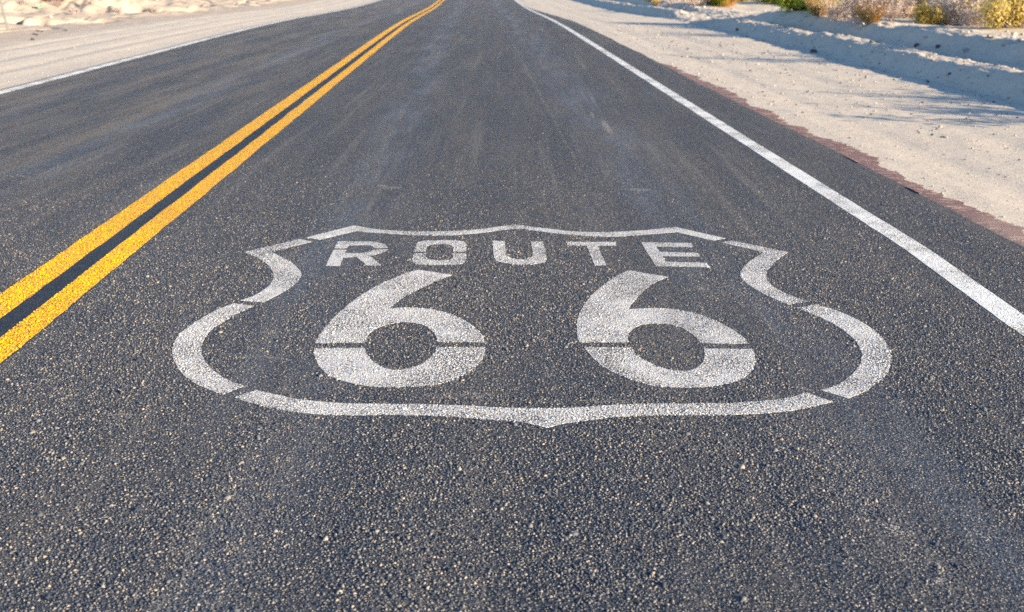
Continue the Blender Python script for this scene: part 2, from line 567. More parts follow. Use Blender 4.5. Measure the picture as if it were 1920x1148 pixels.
# road: same rows everywhere so that the painted sheets follow it exactly
RY = np.unique(np.concatenate([[-400, -100, -40, -15, -5], np.arange(-2, 24, .25), np.arange(24, 62, .5), np.arange(62, 140, 3), np.geomspace(140, 1500, 40)]))


def road_right(Y):
    return 2.50 + .045 * vnoise(Y * .9, 5.5, 11) + .03 * vnoise(Y * 4, 1.5, 12) - .33 * sst(Y, 24, 48)


def road_left(Y):
    return -5.02 - .02 * vnoise(Y * 1.2, 5.5, 13) - .02 * vnoise(Y * 5, 1.5, 14)


RYf = np.unique(np.concatenate([RY, np.arange(3, 24, .05), np.arange(24, 62, .1)]))


def strip_mesh(name, lf, rf, rows, dz, thick, ncol=2):
    rows = np.asarray(rows)
    zz = zprof_lin(rows)
    V = []; Fc = []
    n = len(rows)
    fr = np.linspace(0, 1, ncol)
    lo = lf(rows); ro = rf(rows)
    for f in fr:
        L = lo * (1 - f) + ro * f
        V.append(np.stack([L - TILT * rows, rows, zz + dz], -1))
    for c in range(ncol - 1):
        i = np.arange(n - 1)
        Fc.append(np.stack([c * n + i, (c + 1) * n + i, (c + 1) * n + i + 1, c * n + i + 1], -1))
    # skirts
    a = V[0].copy(); a[:, 2] -= thick; b = V[ncol - 1].copy(); b[:, 2] -= thick
    V += [a, b]
    i = np.arange(n - 1)
    Fc.append(np.stack([ncol * n + i, i, i + 1, ncol * n + i + 1], -1))
    j = (ncol - 1) * n + i; q = (ncol + 1) * n + i
    Fc.append(np.stack([j, q, q + 1, j + 1], -1))
    return mesh_np(name, np.concatenate(V), np.concatenate(Fc), smooth=False)


_rz = zprof(RY)


def zprof_lin(Y): return np.interp(Y, RY, _rz)


road = link_mesh('road', strip_mesh('road', road_left, road_right, RYf, 0, .05, 9), M['asphalt'])
tag(road, 'dark chip-sealed two-lane asphalt road running away from the camera', kind='structure')


# exposed red underlay between asphalt and sand
def clay():
    rows = np.arange(4.2, 15.4, .018)
    inner = road_right(rows) - .015
    env = sst(rows, 4.2, 5.2) * (1 - sst(rows, 14.2, 15.3))
    wdt = (.15 + .15 * vnoise(rows * .8, 2.2, 21) + .10 * vnoise(rows * 3.5, 2.2, 22) + .06 * vnoise(rows * 14, 1.2, 23) + .04 * vnoise(rows * 40, 1.2, 24)) * env
    wdt = np.maximum(wdt, .012)
    V = []; n = len(rows)
    for f in np.linspace(0, 1, 5):
        L = inner + wdt * f + .0
        z = np.maximum(terrain(L, rows), -.008) + .007 * (1 - f * .6)
        V.append(np.stack([L - TILT * rows, rows, z], -1))
    Fc = []
    for c in range(4):
        i = np.arange(n - 1)
        Fc.append(np.stack([c * n + i, (c + 1) * n + i, (c + 1) * n + i + 1, c * n + i + 1], -1))
    return mesh_np('red_strip', np.concatenate(V), np.concatenate(Fc))


cl = link_mesh('roadside_strip', clay(), M['clay'])
tag(cl, 'ragged strip of red-brown ground along the right asphalt edge', kind='structure')


# ------------------------------------------------------------------ painted lines
def wob(seed, amp=.006):
    return lambda Y: amp * (vnoise(Y * 2.2, 1.7, seed) + .7 * vnoise(Y * 9, 2.7, seed + 1) + .6 * vnoise(Y * 31, 2.7, seed + 2)) * 2


def line_mesh(name, c, wd, seed, amp=.006, dz=.0013):
    w1, w2 = wob(seed, amp * .55), wob(seed + 50, amp * .55)
    cf = c if callable(c) else (lambda Y: c + 0 * Y)
    return strip_mesh(name, lambda Y: cf(Y) - wd / 2 + w1(Y), lambda Y: cf(Y) + wd / 2 + w2(Y), RYf, dz, dz + .004)


cen = empty('center_line', (0, 0, 0))
tag(cen, 'double yellow line on the dark asphalt between the two lanes', 'road marking')
o = link_mesh('stripe', line_mesh('yellow_stripe_left', -1.800, .128, 101, .008), M['yellow'], cen)
tag(o, 'yellow stripe on the side of the far lane')
o = link_mesh('stripe', line_mesh('yellow_stripe_right', -1.592, .110, 103, .008), M['yellow'], cen)
tag(o, 'yellow stripe on the side of the shield')
o = link_mesh('gap_stripe', line_mesh('black_stripe', -1.693, .13, 105, .004, .0008), M['black'], cen)
tag(o, 'black painted stripe between the yellow ones')


def right_line(Y): return np.interp(Y, [2.0, 3.6, 4.7, 9, 22, 30, 45, 58, 80], [1.93, 1.945, 1.995, 2.0, 2.01, 2.03, 2.07, 2.13, 2.15])


er = link_mesh('edge_line', line_mesh('edge_line_right', right_line, .108, 107, .004), M['edge'])
tag(er, 'solid white line on the right, by the sandy shoulder with the red strip', 'road marking')
el = link_mesh('edge_line', line_mesh('edge_line_left', -4.90, .118, 109, .003), M['edge'])
tag(el, 'thin white line on the left, beyond the yellow lines', 'road marking')


# ------------------------------------------------------------------ the shield
def smooth_poly(P, corner=32):
    """round the gentle bends, keep the corners"""
    n = len(P); out = []
    P = [Vector(p) for p in P]

    def turn(i):
        a = (P[i] - P[i - 1]); b = (P[(i + 1) % n] - P[i])
        if a.length < 1e-6 or b.length < 1e-6: return 180
        return math.degrees(a.angle(b))
    sharp = [turn(i) > corner for i in range(n)]
    for i in range(n):
        p1, p2 = P[i], P[(i + 1) % n]
        p0 = P[i - 1] if not sharp[i] else p1 - (p2 - p1) * .6
        p3 = P[(i + 2) % n] if not sharp[(i + 1) % n] else p2 + (p2 - p1) * .6
        L = (p2 - p1).length
        k = max(1, int(L / .02))
        for j in range(k):
            t = j / k
            out.append(.5 * ((2 * p1) + (p2 - p0) * t + (2 * p0 - 5 * p1 + 4 * p2 - p3) * t * t + (3 * p1 - 3 * p2 + p3 - p0) * t ** 3))
    return out


PAINTED = []


def paint_mesh(name, outlines, dz=.0011):
    bm = bmesh.new()
    for pts in outlines:
        P = smooth_poly([gp(*p) for p in pts])
        P = [Vector((p.x + .0012 * random.uniform(-1, 1), p.y + .0012 * random.uniform(-1, 1), dz)) for p in P]
        PAINTED.append(np.array([(p.x, p.y) for p in P]))
        vs = [bm.verts.new(p) for p in P]
        lo = [bm.verts.new((p.x, p.y, -.003)) for p in P]
        for tri in tessellate_polygon([P]):
            f = bm.faces.new([vs[i] for i in tri])
            f.normal_update()
            if f.normal.z < 0: f.normal_flip()
        n = len(vs)
        for i in range(n):
            bm.faces.new((vs[i], vs[(i + 1) % n], lo[(i + 1) % n], lo[i]))
    me = bpy.data.meshes.new(name)
    bm.to_mesh(me); bm.free()
    return me


sx, sy = gp(1000, 600)
shield = empty('route_shield', (0, 0, 0))
tag(shield, 'large white highway shield painted on the asphalt reading ROUTE 66', 'road marking')

B_top = [(574.1, 445.9), (663.2, 423), (701, 429.6), (734, 432.6), (782.5, 434.4), (843, 433.8), (891, 431), (933.5, 425.7), (963.8, 421.4),
         (990, 424.2), (1035.5, 430.2), (1080.8, 434.7), (1141, 435.6), (1201.7, 432.6), (1250, 427.8), (1266.6, 426), (1360.3, 447.4),
         (1336, 451.4), (1268, 435.6), (1219.8, 439.3), (1171.5, 443.2), (1129, 443.8), (1080.8, 441.7), (1020.4, 435.3), (984, 430.2), (963.8, 429),
         (933.5, 432.6), (891, 438), (843, 441.4), (782.5, 441.7), (737, 439.3), (692, 436.3), (667.7, 433.5), (598.2, 449.8)]
B_ul = [(584.6, 453.8), (562, 448.6), (457.8, 473.1), (480.4, 483.1), (498.5, 493.6), (510.6, 508.8), (513, 517.8), (509, 529.9), (495.5, 543.5),
        (474.4, 555.6), (450.2, 564), (494, 567), (519.7, 554), (546.9, 537.5), (562, 522.3), (565, 514.5), (560.5, 505.7), (549.9, 495.2),
        (531.8, 484.6), (507.6, 472.5)]
B_ll = [(439, 569.2), (476, 574), (453.3, 584.3), (429.4, 597.5), (405.4, 611.9), (388.6, 627.4), (380.3, 641.8), (377.9, 657.4), (382.6, 674.2),
        (395.8, 690.9), (412.6, 704.1), (434.2, 716.1), (458.1, 724.5), (417.4, 740), (395.8, 732.9), (369.5, 720.9), (345.5, 704.1), (331.1, 686.1),
        (323.5, 669.4), (322.8, 657.4), (326.4, 643), (335.9, 627.4), (355.1, 611.9), (379.1, 596.3), (407.8, 580.7)]
B_bot = [(478.5, 731.7), (436.6, 746), (467.7, 755.6), (515.6, 766.4), (563.5, 774.3), (611.4, 777.9), (659.4, 779.1), (740, 778.4), (818, 780),
         (883, 784.5), (943, 789.2), (974, 792.3), (1000, 797.0), (1024.5, 802.7), (1040, 798), (1065.5, 793.9), (1104.6, 787.9), (1146, 783.4), (1195.7, 780),
         (1240, 778.8), (1315, 778.8), (1390, 777.5), (1465, 772.5), (1515, 765), (1561, 753.8), (1512.5, 737), (1477.5, 746.3), (1427.5, 752.5),
         (1365, 756.3), (1302.5, 757), (1240, 757.5), (1195.7, 758), (1130.6, 761.3), (1078.5, 765), (1026.5, 766.3), (974.4, 765.7), (922.3, 763.9),
         (870, 761), (805, 758.7), (740, 757.9), (659.4, 757.5), (611.4, 754.4), (563.5, 749.6), (515.6, 740)]
B_lr = [(1531.3, 571.3), (1492.5, 577.5), (1527.5, 591.3), (1560, 606.3), (1585, 622.5), (1602.5, 638.8), (1613.8, 655), (1616.3, 667.5),
        (1612.5, 682.5), (1600, 700), (1580, 716.3), (1560, 726.3), (1537.5, 732), (1590, 747.5), (1617.5, 736.3), (1645, 718.8), (1662.5, 701.3),
        (1670.5, 682.5), (1671.3, 670), (1666.3, 652.5), (1653.8, 633.8), (1632.5, 615), (1602.5, 597.5), (1567.5, 582.5)]
B_ur = [(1352.7, 455.3), (1373.9, 451.7), (1477.2, 473.4), (1455.4, 489.1), (1440.3, 505.7), (1436.7, 517.8), (1441.8, 529.9), (1458.4, 543.5),
        (1485.6, 555.6), (1515.8, 565.5), (1478, 571.3), (1443.3, 557), (1413, 540.5), (1395, 526.9), (1388, 516.3), (1392, 504.2), (1404, 492.1),
        (1431.3, 473.4)]
for pts, lb in ((B_top, 'top segment of the border with three points'), (B_ul, 'upper left hooked segment of the border'),
                (B_ll, 'lower left curved segment of the border'), (B_bot, 'bottom segment of the border with one point'),
                (B_lr, 'lower right curved segment of the border'), (B_ur, 'upper right hooked segment of the border')):
    tag(link_mesh('border_segment', paint_mesh('border_segment', [pts]), M['white'], shield), lb)


def c6(*pts): return [(420 + x / 3.3103, 400 + y / 3.3103) for x, y in pts]
def c7(*pts): return [(960 + x / 3.3103, 400 + y / 3.3103) for x, y in pts]
def cl_(*pts): return [(300 + x / 4.174, 540 + y / 4.174) for x, y in pts]
def cm(*pts): return [(740 + x / 3.84, 560 + y / 3.84) for x, y in pts]
def cr(*pts): return [(1240 + x / 4, 540 + y / 4) for x, y in pts]


R_ = [[(633.1, 453.3), (654.8, 452.8), (695.4, 453.6), (709, 455.4), (721.1, 458.8), (727.2, 463.0), (726.8, 465.3), (702.9, 465.3), (696.8, 461.5),
       (681.9, 459.8), (653.4, 460.8), (648.7, 466.0), (626.8, 465.8)],
      [(625, 468.8), (649, 469), (646, 474.7), (675.1, 475), (691.4, 472.6), (702.2, 468.5), (726.8, 468.2), (719.8, 473), (704.9, 477.7),
       (692.7, 479.7), (714.4, 497.8), (688, 498), (668.3, 481.8), (643.3, 483.1), (637.2, 499), (611.2, 498.7)]]
O_ = [c6((1185, 238), (1195, 192), (1212, 178), (1250, 171), (1340, 170), (1440, 171), (1485, 176), (1503, 192), (1502, 240), (1420, 239), (1417, 205),
         (1395, 194), (1340, 192), (1290, 194), (1262, 204), (1252, 238)),
      c6((1178, 250), (1168, 300), (1190, 315), (1240, 320), (1340, 321), (1440, 319), (1482, 313), (1501, 298), (1503, 250), (1420, 250), (1420, 277), (1400, 290),
         (1340, 293), (1280, 290), (1255, 278), (1250, 250))]
U_ = [c6((1667, 173), (1742, 173), (1750, 240), (1762, 268), (1795, 284), (1850, 289), (1920, 288)) +
      c7((80, 285), (120, 275), (130, 250), (115, 175), (192, 175), (215, 285), (192, 308), (120, 319), (0, 322)) +
      c6((1840, 322), (1760, 313), (1700, 301), (1678, 280))]
T_ = [c7((330, 178), (640, 180), (648, 201), (530, 203), (585, 323), (515, 324), (462, 202), (345, 199))]
E_ = [c7((800, 180), (1110, 186), (1125, 211), (893, 206), (915, 240), (1155, 248), (1168, 269), (935, 266), (955, 302), (1210, 310), (1225, 335), (893, 328))]
for nm, ol, lb in (('letter', R_, 'letter R'), ('letter', O_, 'letter O'), ('letter', U_, 'letter U'), ('letter', T_, 'letter T'), ('letter', E_, 'letter E')):
    tag(link_mesh(nm, paint_mesh(nm, ol), M['white'], shield), lb)

S1 = [c6((1210, 353), (1150, 366), (1050, 405), (950, 450), (850, 511), (760, 578), (680, 650), (610, 733), (565, 808), (875, 803), (895, 757), (930, 725), (990, 698),
         (1060, 683), (1130, 677), (1200, 684), (1260, 705), (1300, 740), (1320, 775), (1325, 800), (1620, 802), (1612, 775), (1570, 722), (1500, 670), (1400, 625),
         (1300, 599), (1200, 588), (1120, 586), (1025, 593), (1065, 558), (1120, 521), (1200, 477), (1300, 430), (1415, 383)),
      cl_((1203, 475), (1602, 470), (1615, 515), (1650, 562), (1700, 602), (1770, 632), (1850, 647)) +
      cm((0, 520), (100, 505), (190, 475), (250, 430), (285, 390), (300, 352), (655, 352), (650, 395), (620, 448), (560, 510), (480, 560), (380, 600), (260, 625), (100, 637), (0, 641)) +
      cl_((1750, 778), (1600, 765), (1450, 735), (1330, 690), (1255, 625), (1213, 545))]
S2 = [c7((722, 356), (660, 385), (590, 430), (520, 485), (460, 550), (420, 620), (402, 690), (403, 750), (418, 803), (722, 801), (720, 762), (740, 727), (780, 702), (840, 688),
         (910, 685), (980, 690), (1050, 712), (1110, 748), (1150, 780), (1168, 806), (1468, 812), (1440, 775), (1380, 730), (1300, 685), (1200, 642), (1100, 613), (1000, 597),
         (900, 590), (800, 592), (722, 598), (745, 560), (790, 512), (850, 457), (910, 420), (970, 396)),
      cm((1362, 352), (1712, 355), (1730, 395), (1780, 435), (1850, 470)) +
      cr((0, 600), (100, 621), (180, 625), (260, 605), (310, 558), (326, 505), (318, 456), (685, 460), (701, 500), (700, 570), (670, 630), (600, 682), (500, 716), (380, 740), (200, 748), (0, 741)) +
      cm((1850, 629), (1750, 601), (1650, 565), (1550, 520), (1450, 450))]
for ol, lb in ((S1, 'left digit 6'), (S2, 'right digit 6')):
    tag(link_mesh('digit', paint_mesh('digit', ol), M['white'], shield), lb)


# ------------------------------------------------------------------ plants
def tubes(paths, sides=4):
    """paths: list of [(point, radius)...] -> V, F"""
    V = []; Fc = []
    for path in paths:
        base = len(V)
        m = len(path)
        for i, (p, r) in enumerate(path):
            d = (path[min(i + 1, m - 1)][0] - path[max(i - 1, 0)][0])
            d = d.normalized() if d.length > 1e-7 else Vector((0, 0, 1))
            u = d.orthogonal().normalized(); v = d.cross(u)
            for s in range(sides):
                a = 2 * math.pi * s / sides
                V.append(p + (u * math.cos(a) + v * math.sin(a)) * r)
        for i in range(m - 1):
            for s in range(sides):
                a = base + i * sides + s; b = base + i * sides + (s + 1) % sides
                Fc.append((a, b, b + sides, a + sides))
    return V, Fc


def grow(rnd, n_stem, h, spread, depth, twig, curve=.25, rad=.008, low=False):
    paths = []; tips = []

    def br(p, d, L, r, lev):
        path = [(p.copy(), r)]; q = p.copy(); dd = d.copy()
        k = 4
        for i in range(k):
            dd = (dd + Vector((rnd.gauss(0, curve), rnd.gauss(0, curve), rnd.gauss(0, curve * .7) + .04)) * .5).normalized()
            q = q + dd * L / k
            path.append((q.copy(), r * (1 - .18 * (i + 1))))
            if lev >= depth - 1 or low: tips.append((q.copy(), dd.copy()))
        paths.append(path)
        if lev < depth:
            for j in range(twig):
                f = rnd.uniform(.3, 1); idx = min(k, max(1, int(f * k)))
                nd = (dd + Vector((rnd.gauss(0, .6), rnd.gauss(0, .6), rnd.gauss(.1, .45)))).normalized()
                br(path[idx][0], nd, L * rnd.uniform(.4, .65), r * .55, lev + 1)
    for s in range(n_stem):
        a = rnd.uniform(0, 2 * math.pi); e = rnd.random() ** .7 * spread
        d = Vector((math.cos(a) * e, math.sin(a) * e, 1)).normalized()
        p = Vector((math.cos(a), math.sin(a), 0)) * rnd.uniform(0, .07) + Vector((0, 0, -.03))
        br(p, d, h * rnd.uniform(.45, .75), rad, 0)
    return paths, tips


def leaves(rnd, tips, per, size, jit):
    V = []; Fc = []
    for (p, d) in tips:
        for _ in range(per):
            c = p + Vector((rnd.gauss(0, jit), rnd.gauss(0, jit), rnd.gauss(0, jit)))
            a = Vector((rnd.gauss(0, 1), rnd.gauss(0, 1), rnd.gauss(0, 1))).normalized()
            b = a.orthogonal().normalized()
            s = size * rnd.uniform(.5, 1.2)
            k = len(V)
            V += [c - a * s, c + b * s * .45, c + a * s, c - b * s * .45]
            Fc.append((k, k + 1, k + 2, k + 3))
    return V, Fc


def bake(name, VF):
    V, Fc = VF
    return mesh_np(name, np.array([tuple(v) for v in V]), np.array(Fc), smooth=False)


def shrub_kind(seed, kind):
    rnd = random.Random(seed)
    if kind == 'creosote':
        p, t = grow(rnd, 20, .62, 1.5, 2, 4, low=True)
        return bake('stems', tubes(p, 3)), 'bark', bake('foliage', leaves(rnd, t, 6, .027, .04)), 'leaf_green'
    if kind == 'olive':
        p, t = grow(rnd, 17, .6, 1.5, 2, 4, low=True)
        return bake('stems', tubes(p, 3)), 'bark', bake('foliage', leaves(rnd, t, 4, .026, .045)), 'leaf_olive'
    if kind == 'brush':
        p, t = grow(rnd, 15, .65, 1.3, 2, 4, .35, .006)
        return bake('stems', tubes(p, 3)), 'twig_purple', bake('foliage', leaves(rnd, t, 3, .012, .03)), 'twig_purple'
    if kind == 'tan':
        p, t = grow(rnd, 14, .7, 1.4, 2, 4, .35, .005, low=True)
        return bake('stems', tubes(p, 3)), 'bark_pale', bake('foliage', leaves(rnd, t, 2, .024, .05)), 'tan_leaf'
    if kind == 'silver':
        p, t = grow(rnd, 13, .8, 1.0, 2, 4, .35, .006)
        return bake('stems', tubes(p, 3)), 'bark_pale', bake('foliage', leaves(rnd, t[::2], 2, .026, .03)), 'pale_leaf'
    if kind == 'yellow':
        p, t = grow(rnd, 17, .65, 1.4, 2, 4, .35, .005, low=True)
        return bake('stems', tubes(p, 3)), 'bark_pale', bake('foliage', leaves(rnd, t, 4, .026, .05)), 'leaf_yellow'
    if kind == 'tuft':
        p, t = grow(rnd, 16, .25, 1.0, 1, 4, .3, .004)
        return bake('stems', tubes(p, 3)), 'bark', bake('foliage', leaves(rnd, t, 12, .016, .022)), 'leaf_yellow'
    if kind == 'rust':
        p, t = grow(rnd, 14, .5, 1.1, 2, 4, .35, .004)
        return bake('stems', tubes(p, 3)), 'bark', bake('foliage', leaves(rnd, t, 4, .016, .03)), 'rust_leaf'
    if kind == 'grass':
        paths = []
        for _ in range(420):
            a = rnd.uniform(0, 6.283); r0 = rnd.random() ** .5 * .11
            p = Vector((math.cos(a) * r0, math.sin(a) * r0, -.01)); d = Vector((math.cos(a) * rnd.uniform(.1, .9), math.sin(a) * rnd.uniform(.1, .9), 1)).normalized()
            L = rnd.uniform(.18, .45); q = p + d * L * .5; e = q + (d + Vector((rnd.gauss(0, .3), rnd.gauss(0, .3), -.15))).normalized() * L * .5
            paths.append([(p, .0035), (q, .003), (e, .001)])
        return bake('blades', tubes(paths, 3)), 'straw', None, None


KINDS = {}
for kd in ('creosote', 'olive', 'brush', 'tan', 'silver', 'yellow', 'tuft', 'rust', 'grass'):
    KINDS[kd] = [shrub_kind(hash_ + 7, kd) for hash_ in ((3, 11) if kd not in ('tuft', 'rust') else (5,))]

_cnt = {}


def plant(kd, X, Y, s, label, cat='shrub', group=None, name=None, lf=None, sink=.0):
    i = _cnt.get(kd, 0); _cnt[kd] = i + 1
    me, mm, lm, lmat = KINDS[kd][i % len(KINDS[kd])]
    nm = name or {'creosote': 'creosote_bush', 'olive': 'olive_bush', 'brush': 'dry_bush', 'tan': 'dry_bush', 'silver': 'twiggy_bush', 'yellow': 'yellow_bush',
                  'tuft': 'small_bush', 'rust': 'dry_bush', 'grass': 'grass_tuft'}[kd]
    r = empty(nm, (X, Y, ground_z(X, Y) - sink), random.uniform(0, 6.28))
    s *= 1.4
    r.scale = (s, s, s * random.uniform(.9, 1.1))
    tag(r, label, cat, group)
    link_mesh('stems' if kd != 'grass' else 'blades', me, M[mm], r)
    if lm is not None: link_mesh('foliage', lm, M[lf or lmat], r)
    return r


# (kind, picture point of the foot, scale, label)
for kd, px, py, s, lb in (
    ('tuft', 1231, 10, .75, 'small yellow-green tuft on the sand behind the white rock'),
    ('tuft', 1219, 2, .7, 'tiny yellow-green sprig at the top edge, left of the white rock'),
    ('brush', 1262, 6, 1.25, 'grey-mauve dry bush at the top edge right behind the white rock'),
    ('tan', 1312, 9, .95, 'pinkish tan dry bush right of the grey-mauve one at the top edge'),
    ('creosote', 1352, 11, .95, 'green and orange bush beside the mound of sand'),
    ('rust', 1362, 11, .9, 'rusty orange dry plant at the foot of the green bush by the sand mound'),
    ('olive', 1392, 3, .8, 'dark olive bush behind the top of the sand mound'),
    ('creosote', 1440, 4, .9, 'yellow-green bush on the left of the big green pair'),
    ('creosote', 1495, 20, 1.15, 'large bright yellow-green bush above the second sand ridge'),
    ('creosote', 1556, 24, .95, 'loose yellow-green bush with pale stalks left of the mauve bush'),
    ('tan', 1572, 36, .55, 'pale dry twigs at the foot of the yellow-green bush'),
    ('brush', 1612, 38, 1.15, 'dense mauve-brown dry bush in the middle of the right-hand scrub'),
    ('grass', 1630, 44, .8, 'golden grass tuft beside the white paper'),
    ('grass', 1668, 22, 1.5, 'tall golden orange grass tuft right of the mauve bush'),
    ('grass', 1648, 20, 1.4, 'golden orange grass tuft leaning behind the mauve bush'),
    ('olive', 1672, 8, 1.05, 'olive green bush at the top edge above the golden grass'),
    ('rust', 1706, 24, .75, 'orange-brown plant between the golden grass and the round bush'),
    ('yellow', 1735, 20, .9, 'sparse mustard-yellow bush behind the small round bush'),
    ('tuft', 1742, 45, 1.15, 'small round olive-yellow bush at the edge of the sand ridge'),
    ('silver', 1778, 44, 1.0, 'twiggy bush with pale silvery leaves on the sand ridge'),
    ('silver', 1800, 30, 1.0, 'pale-leaved twiggy bush behind the first silvery one'),
    ('tan', 1768, 47, .5, 'low dry growth between the small round bush and the silvery twigs'),
    ('tan', 1836, 50, .5, 'low dry growth along the ridge left of the broad tan bush'),
    ('yellow', 1660, 6, 1.0, 'mustard bush at the top edge just right of the mauve bush'),
    ('tan', 1812, 47, .8, 'low pinkish tan dry bush right of the silvery twigs'),
    ('tan', 1852, 46, .95, 'broad pinkish tan dry bush near the right edge'),
    ('yellow', 1862, 26, 1.05, 'mustard-leaved bush rising behind the broad tan bush'),
    ('tan', 1888, 40, .75, 'short tan bush beside the twiggy one at the right edge'),
    ('yellow', 1906, 51, .9, 'twiggy bush with yellow-brown leaves at the right edge'),
    ('tan', 1925, 42, 1.0, 'tan dry bush cut off by the right edge'),
    ('tan', 1668, 38, .45, 'low tan dry growth below the tall golden grass'),
    ('grass', 1690, 30, 1.0, 'straw tuft standing behind the low tan growth'),
    ('yellow', 1712, 30, .55, 'mustard plant just left of the small round bush'),
    ('tan', 1722, 12, .9, 'tan bush at the top edge behind the mustard plant'),
    ('silver', 1762, 34, .7, 'pale-leaved twigs just right of the small round bush'),
    ('tan', 1786, 18, .9, 'tan bush at the top edge behind the silvery twigs'),
    ('grass', 1832, 40, .9, 'straw tuft between the two pinkish tan bushes'),
    ('yellow', 1812, 26, .8, 'mustard-leaved plant behind the low pinkish bush'),
    ('yellow', 1880, 12, 1.0, 'mustard-leaved bush at the top edge near the right corner'),
    ('tan', 1866, 36, .7, 'tan twigs filling in right of the broad tan bush'),
    ('grass', 1876, 46, .8, 'straw tuft at the foot of the twigs near the right edge'),
    ('creosote', 1330, 8, .7, 'yellow-green bush left of the green and orange one'),
    ('creosote', 1520, 12, 1.0, 'yellow-green bush right behind the large bright one'),
    ('creosote', 1590, 10, .8, 'yellow-green sprays above the mauve bush'),
    ('grass', 1536, 30, .8, 'pale straw tuft at the foot of the yellow-green bushes'),
    ('tan', 1700, 34, .55, 'short tan dry plant between the orange-brown plant and the ridge'),
    ('olive', 1718, 6, .9, 'olive bush at the top edge above the mustard-yellow bush'),
    ('yellow', 1762, 12, 1.0, 'mustard bush at the top edge left of the silvery twigs'),
    ('grass', 1696, 10, 1.5, 'orange straw tuft at the top edge right of the olive bush'),
    ('tan', 1830, 18, 1.0, 'tan bush at the top edge above the broad tan bush'),
    ('yellow', 1836, 8, 1.0, 'mustard bush at the top edge directly behind the tan bush'),
    ('olive', 1540, 6, .9, 'olive-green bush at the top edge behind the loose yellow-green bush'),
    ('yellow', 1580, 14, .9, 'yellow bush at the top edge left of the mauve bush'),
    ('creosote', 1465, 8, .9, 'yellow-green bush filling the gap left of the large bright one'),
    ('tan', 1290, 3, .9, 'low tan brush at the top edge between the grey-mauve and pinkish bushes'),
    ('olive', 1418, 1, .7, 'dark olive plant at the top edge right behind the sand mound'),
    ('brush', 46, 12, .30, 'small dead twig clump added as a shade mark on the left bank, left of the green litter'),  # twig clumps put here to make the bank's dark shade patches
    ('brush', 108, 16, .35, 'dead twig clump added as a shade mark on the left bank, right of the green litter'),
    ('brush', 142, 28, .30, 'low dead twigs added as a shade mark on the left bank, middle of the rubble'),
    ('brush', 168, 9, .40, 'dead twigs added as a shade mark at the top of the left bank beside the rust-coloured plant'),
    ('brush', 222, 26, .30, 'low dead twigs added as a shade mark near the right end of the left bank'),
    ('brush', 285, 24, .35, 'dead twigs added as a shade mark at the far right end of the left bank'),
    ('rust', 92, 1, 1.1, 'rust-coloured dry plant at the top edge, right of the pale post'),
):
    X, Y = gt(px, py)
    plant(kd, X, Y, s, lb, 'grass' if kd == 'grass' else 'shrub')

# bushes just outside the frame whose long shadows cross the shoulder
for kd, X, Y, s, lb in (('silver', 7.0, 8.0, 1.25, 'pale twiggy bush on the ridge outside the right edge, nearest the camera'),
                        ('silver', 7.7, 9.1, 1.3, 'pale twiggy bush on the ridge outside the right edge, second from the camera'),
                        ('tan', 8.4, 8.3, 1.4, 'tan bush outside the right edge behind the first twiggy one'),
                        ('silver', 8.3, 11.0, 1.2, 'pale twiggy bush on the ridge outside the right edge, third from the camera'),
                        ('silver', 9.0, 13.0, 1.9, 'tall twiggy bush outside the right edge behind the ridge')):
    plant(kd, X, Y, s, lb)

# ------------------------------------------------------------------ stones and litter
def rock_mesh(name, seed, sub=2, sq=.7, rough=.28):
    rnd = random.Random(seed)
    bm = bmesh.new()
    bmesh.ops.create_icosphere(bm, subdivisions=sub, radius=1)
    pl = [(Vector((rnd.gauss(0, 1), rnd.gauss(0, 1), rnd.gauss(0, 1))).normalized(), rnd.uniform(.55, .9)) for _ in range(9)]
    for v in bm.verts:
        for n, d in pl:
            q = v.co.dot(n)
            if q > d: v.co -= n * (q - d)
        v.co *= 1 + rnd.uniform(-.05, .05)
        v.co.z *= sq
    me = bpy.data.meshes.new(name); bm.to_mesh(me); bm.free()
    return me


ROCK = [rock_mesh('rock', s, 2, .75) for s in range(5)]
ROCKM = {}


def rock(px, py, s, matn, label, cat='stone', name='stone', sx=1.0, group=None, XY=None):
    X, Y = XY or gt(px, py)
    i = random.randrange(5)
    key = (i, matn)
    if key not in ROCKM:
        me = ROCK[i].copy(); me.materials.append(M[matn]); ROCKM[key] = me
    o = bpy.data.objects.new(name, ROCKM[key]); C.objects.link(o)
    o.location = (X, Y, ground_z(X, Y) + s * .28)
    o.rotation_euler = (random.uniform(-.3, .3), random.uniform(-.3, .3), random.uniform(0, 6.28))
    o.scale = (s * sx, s, s)
    return tag(o, label, cat, group)


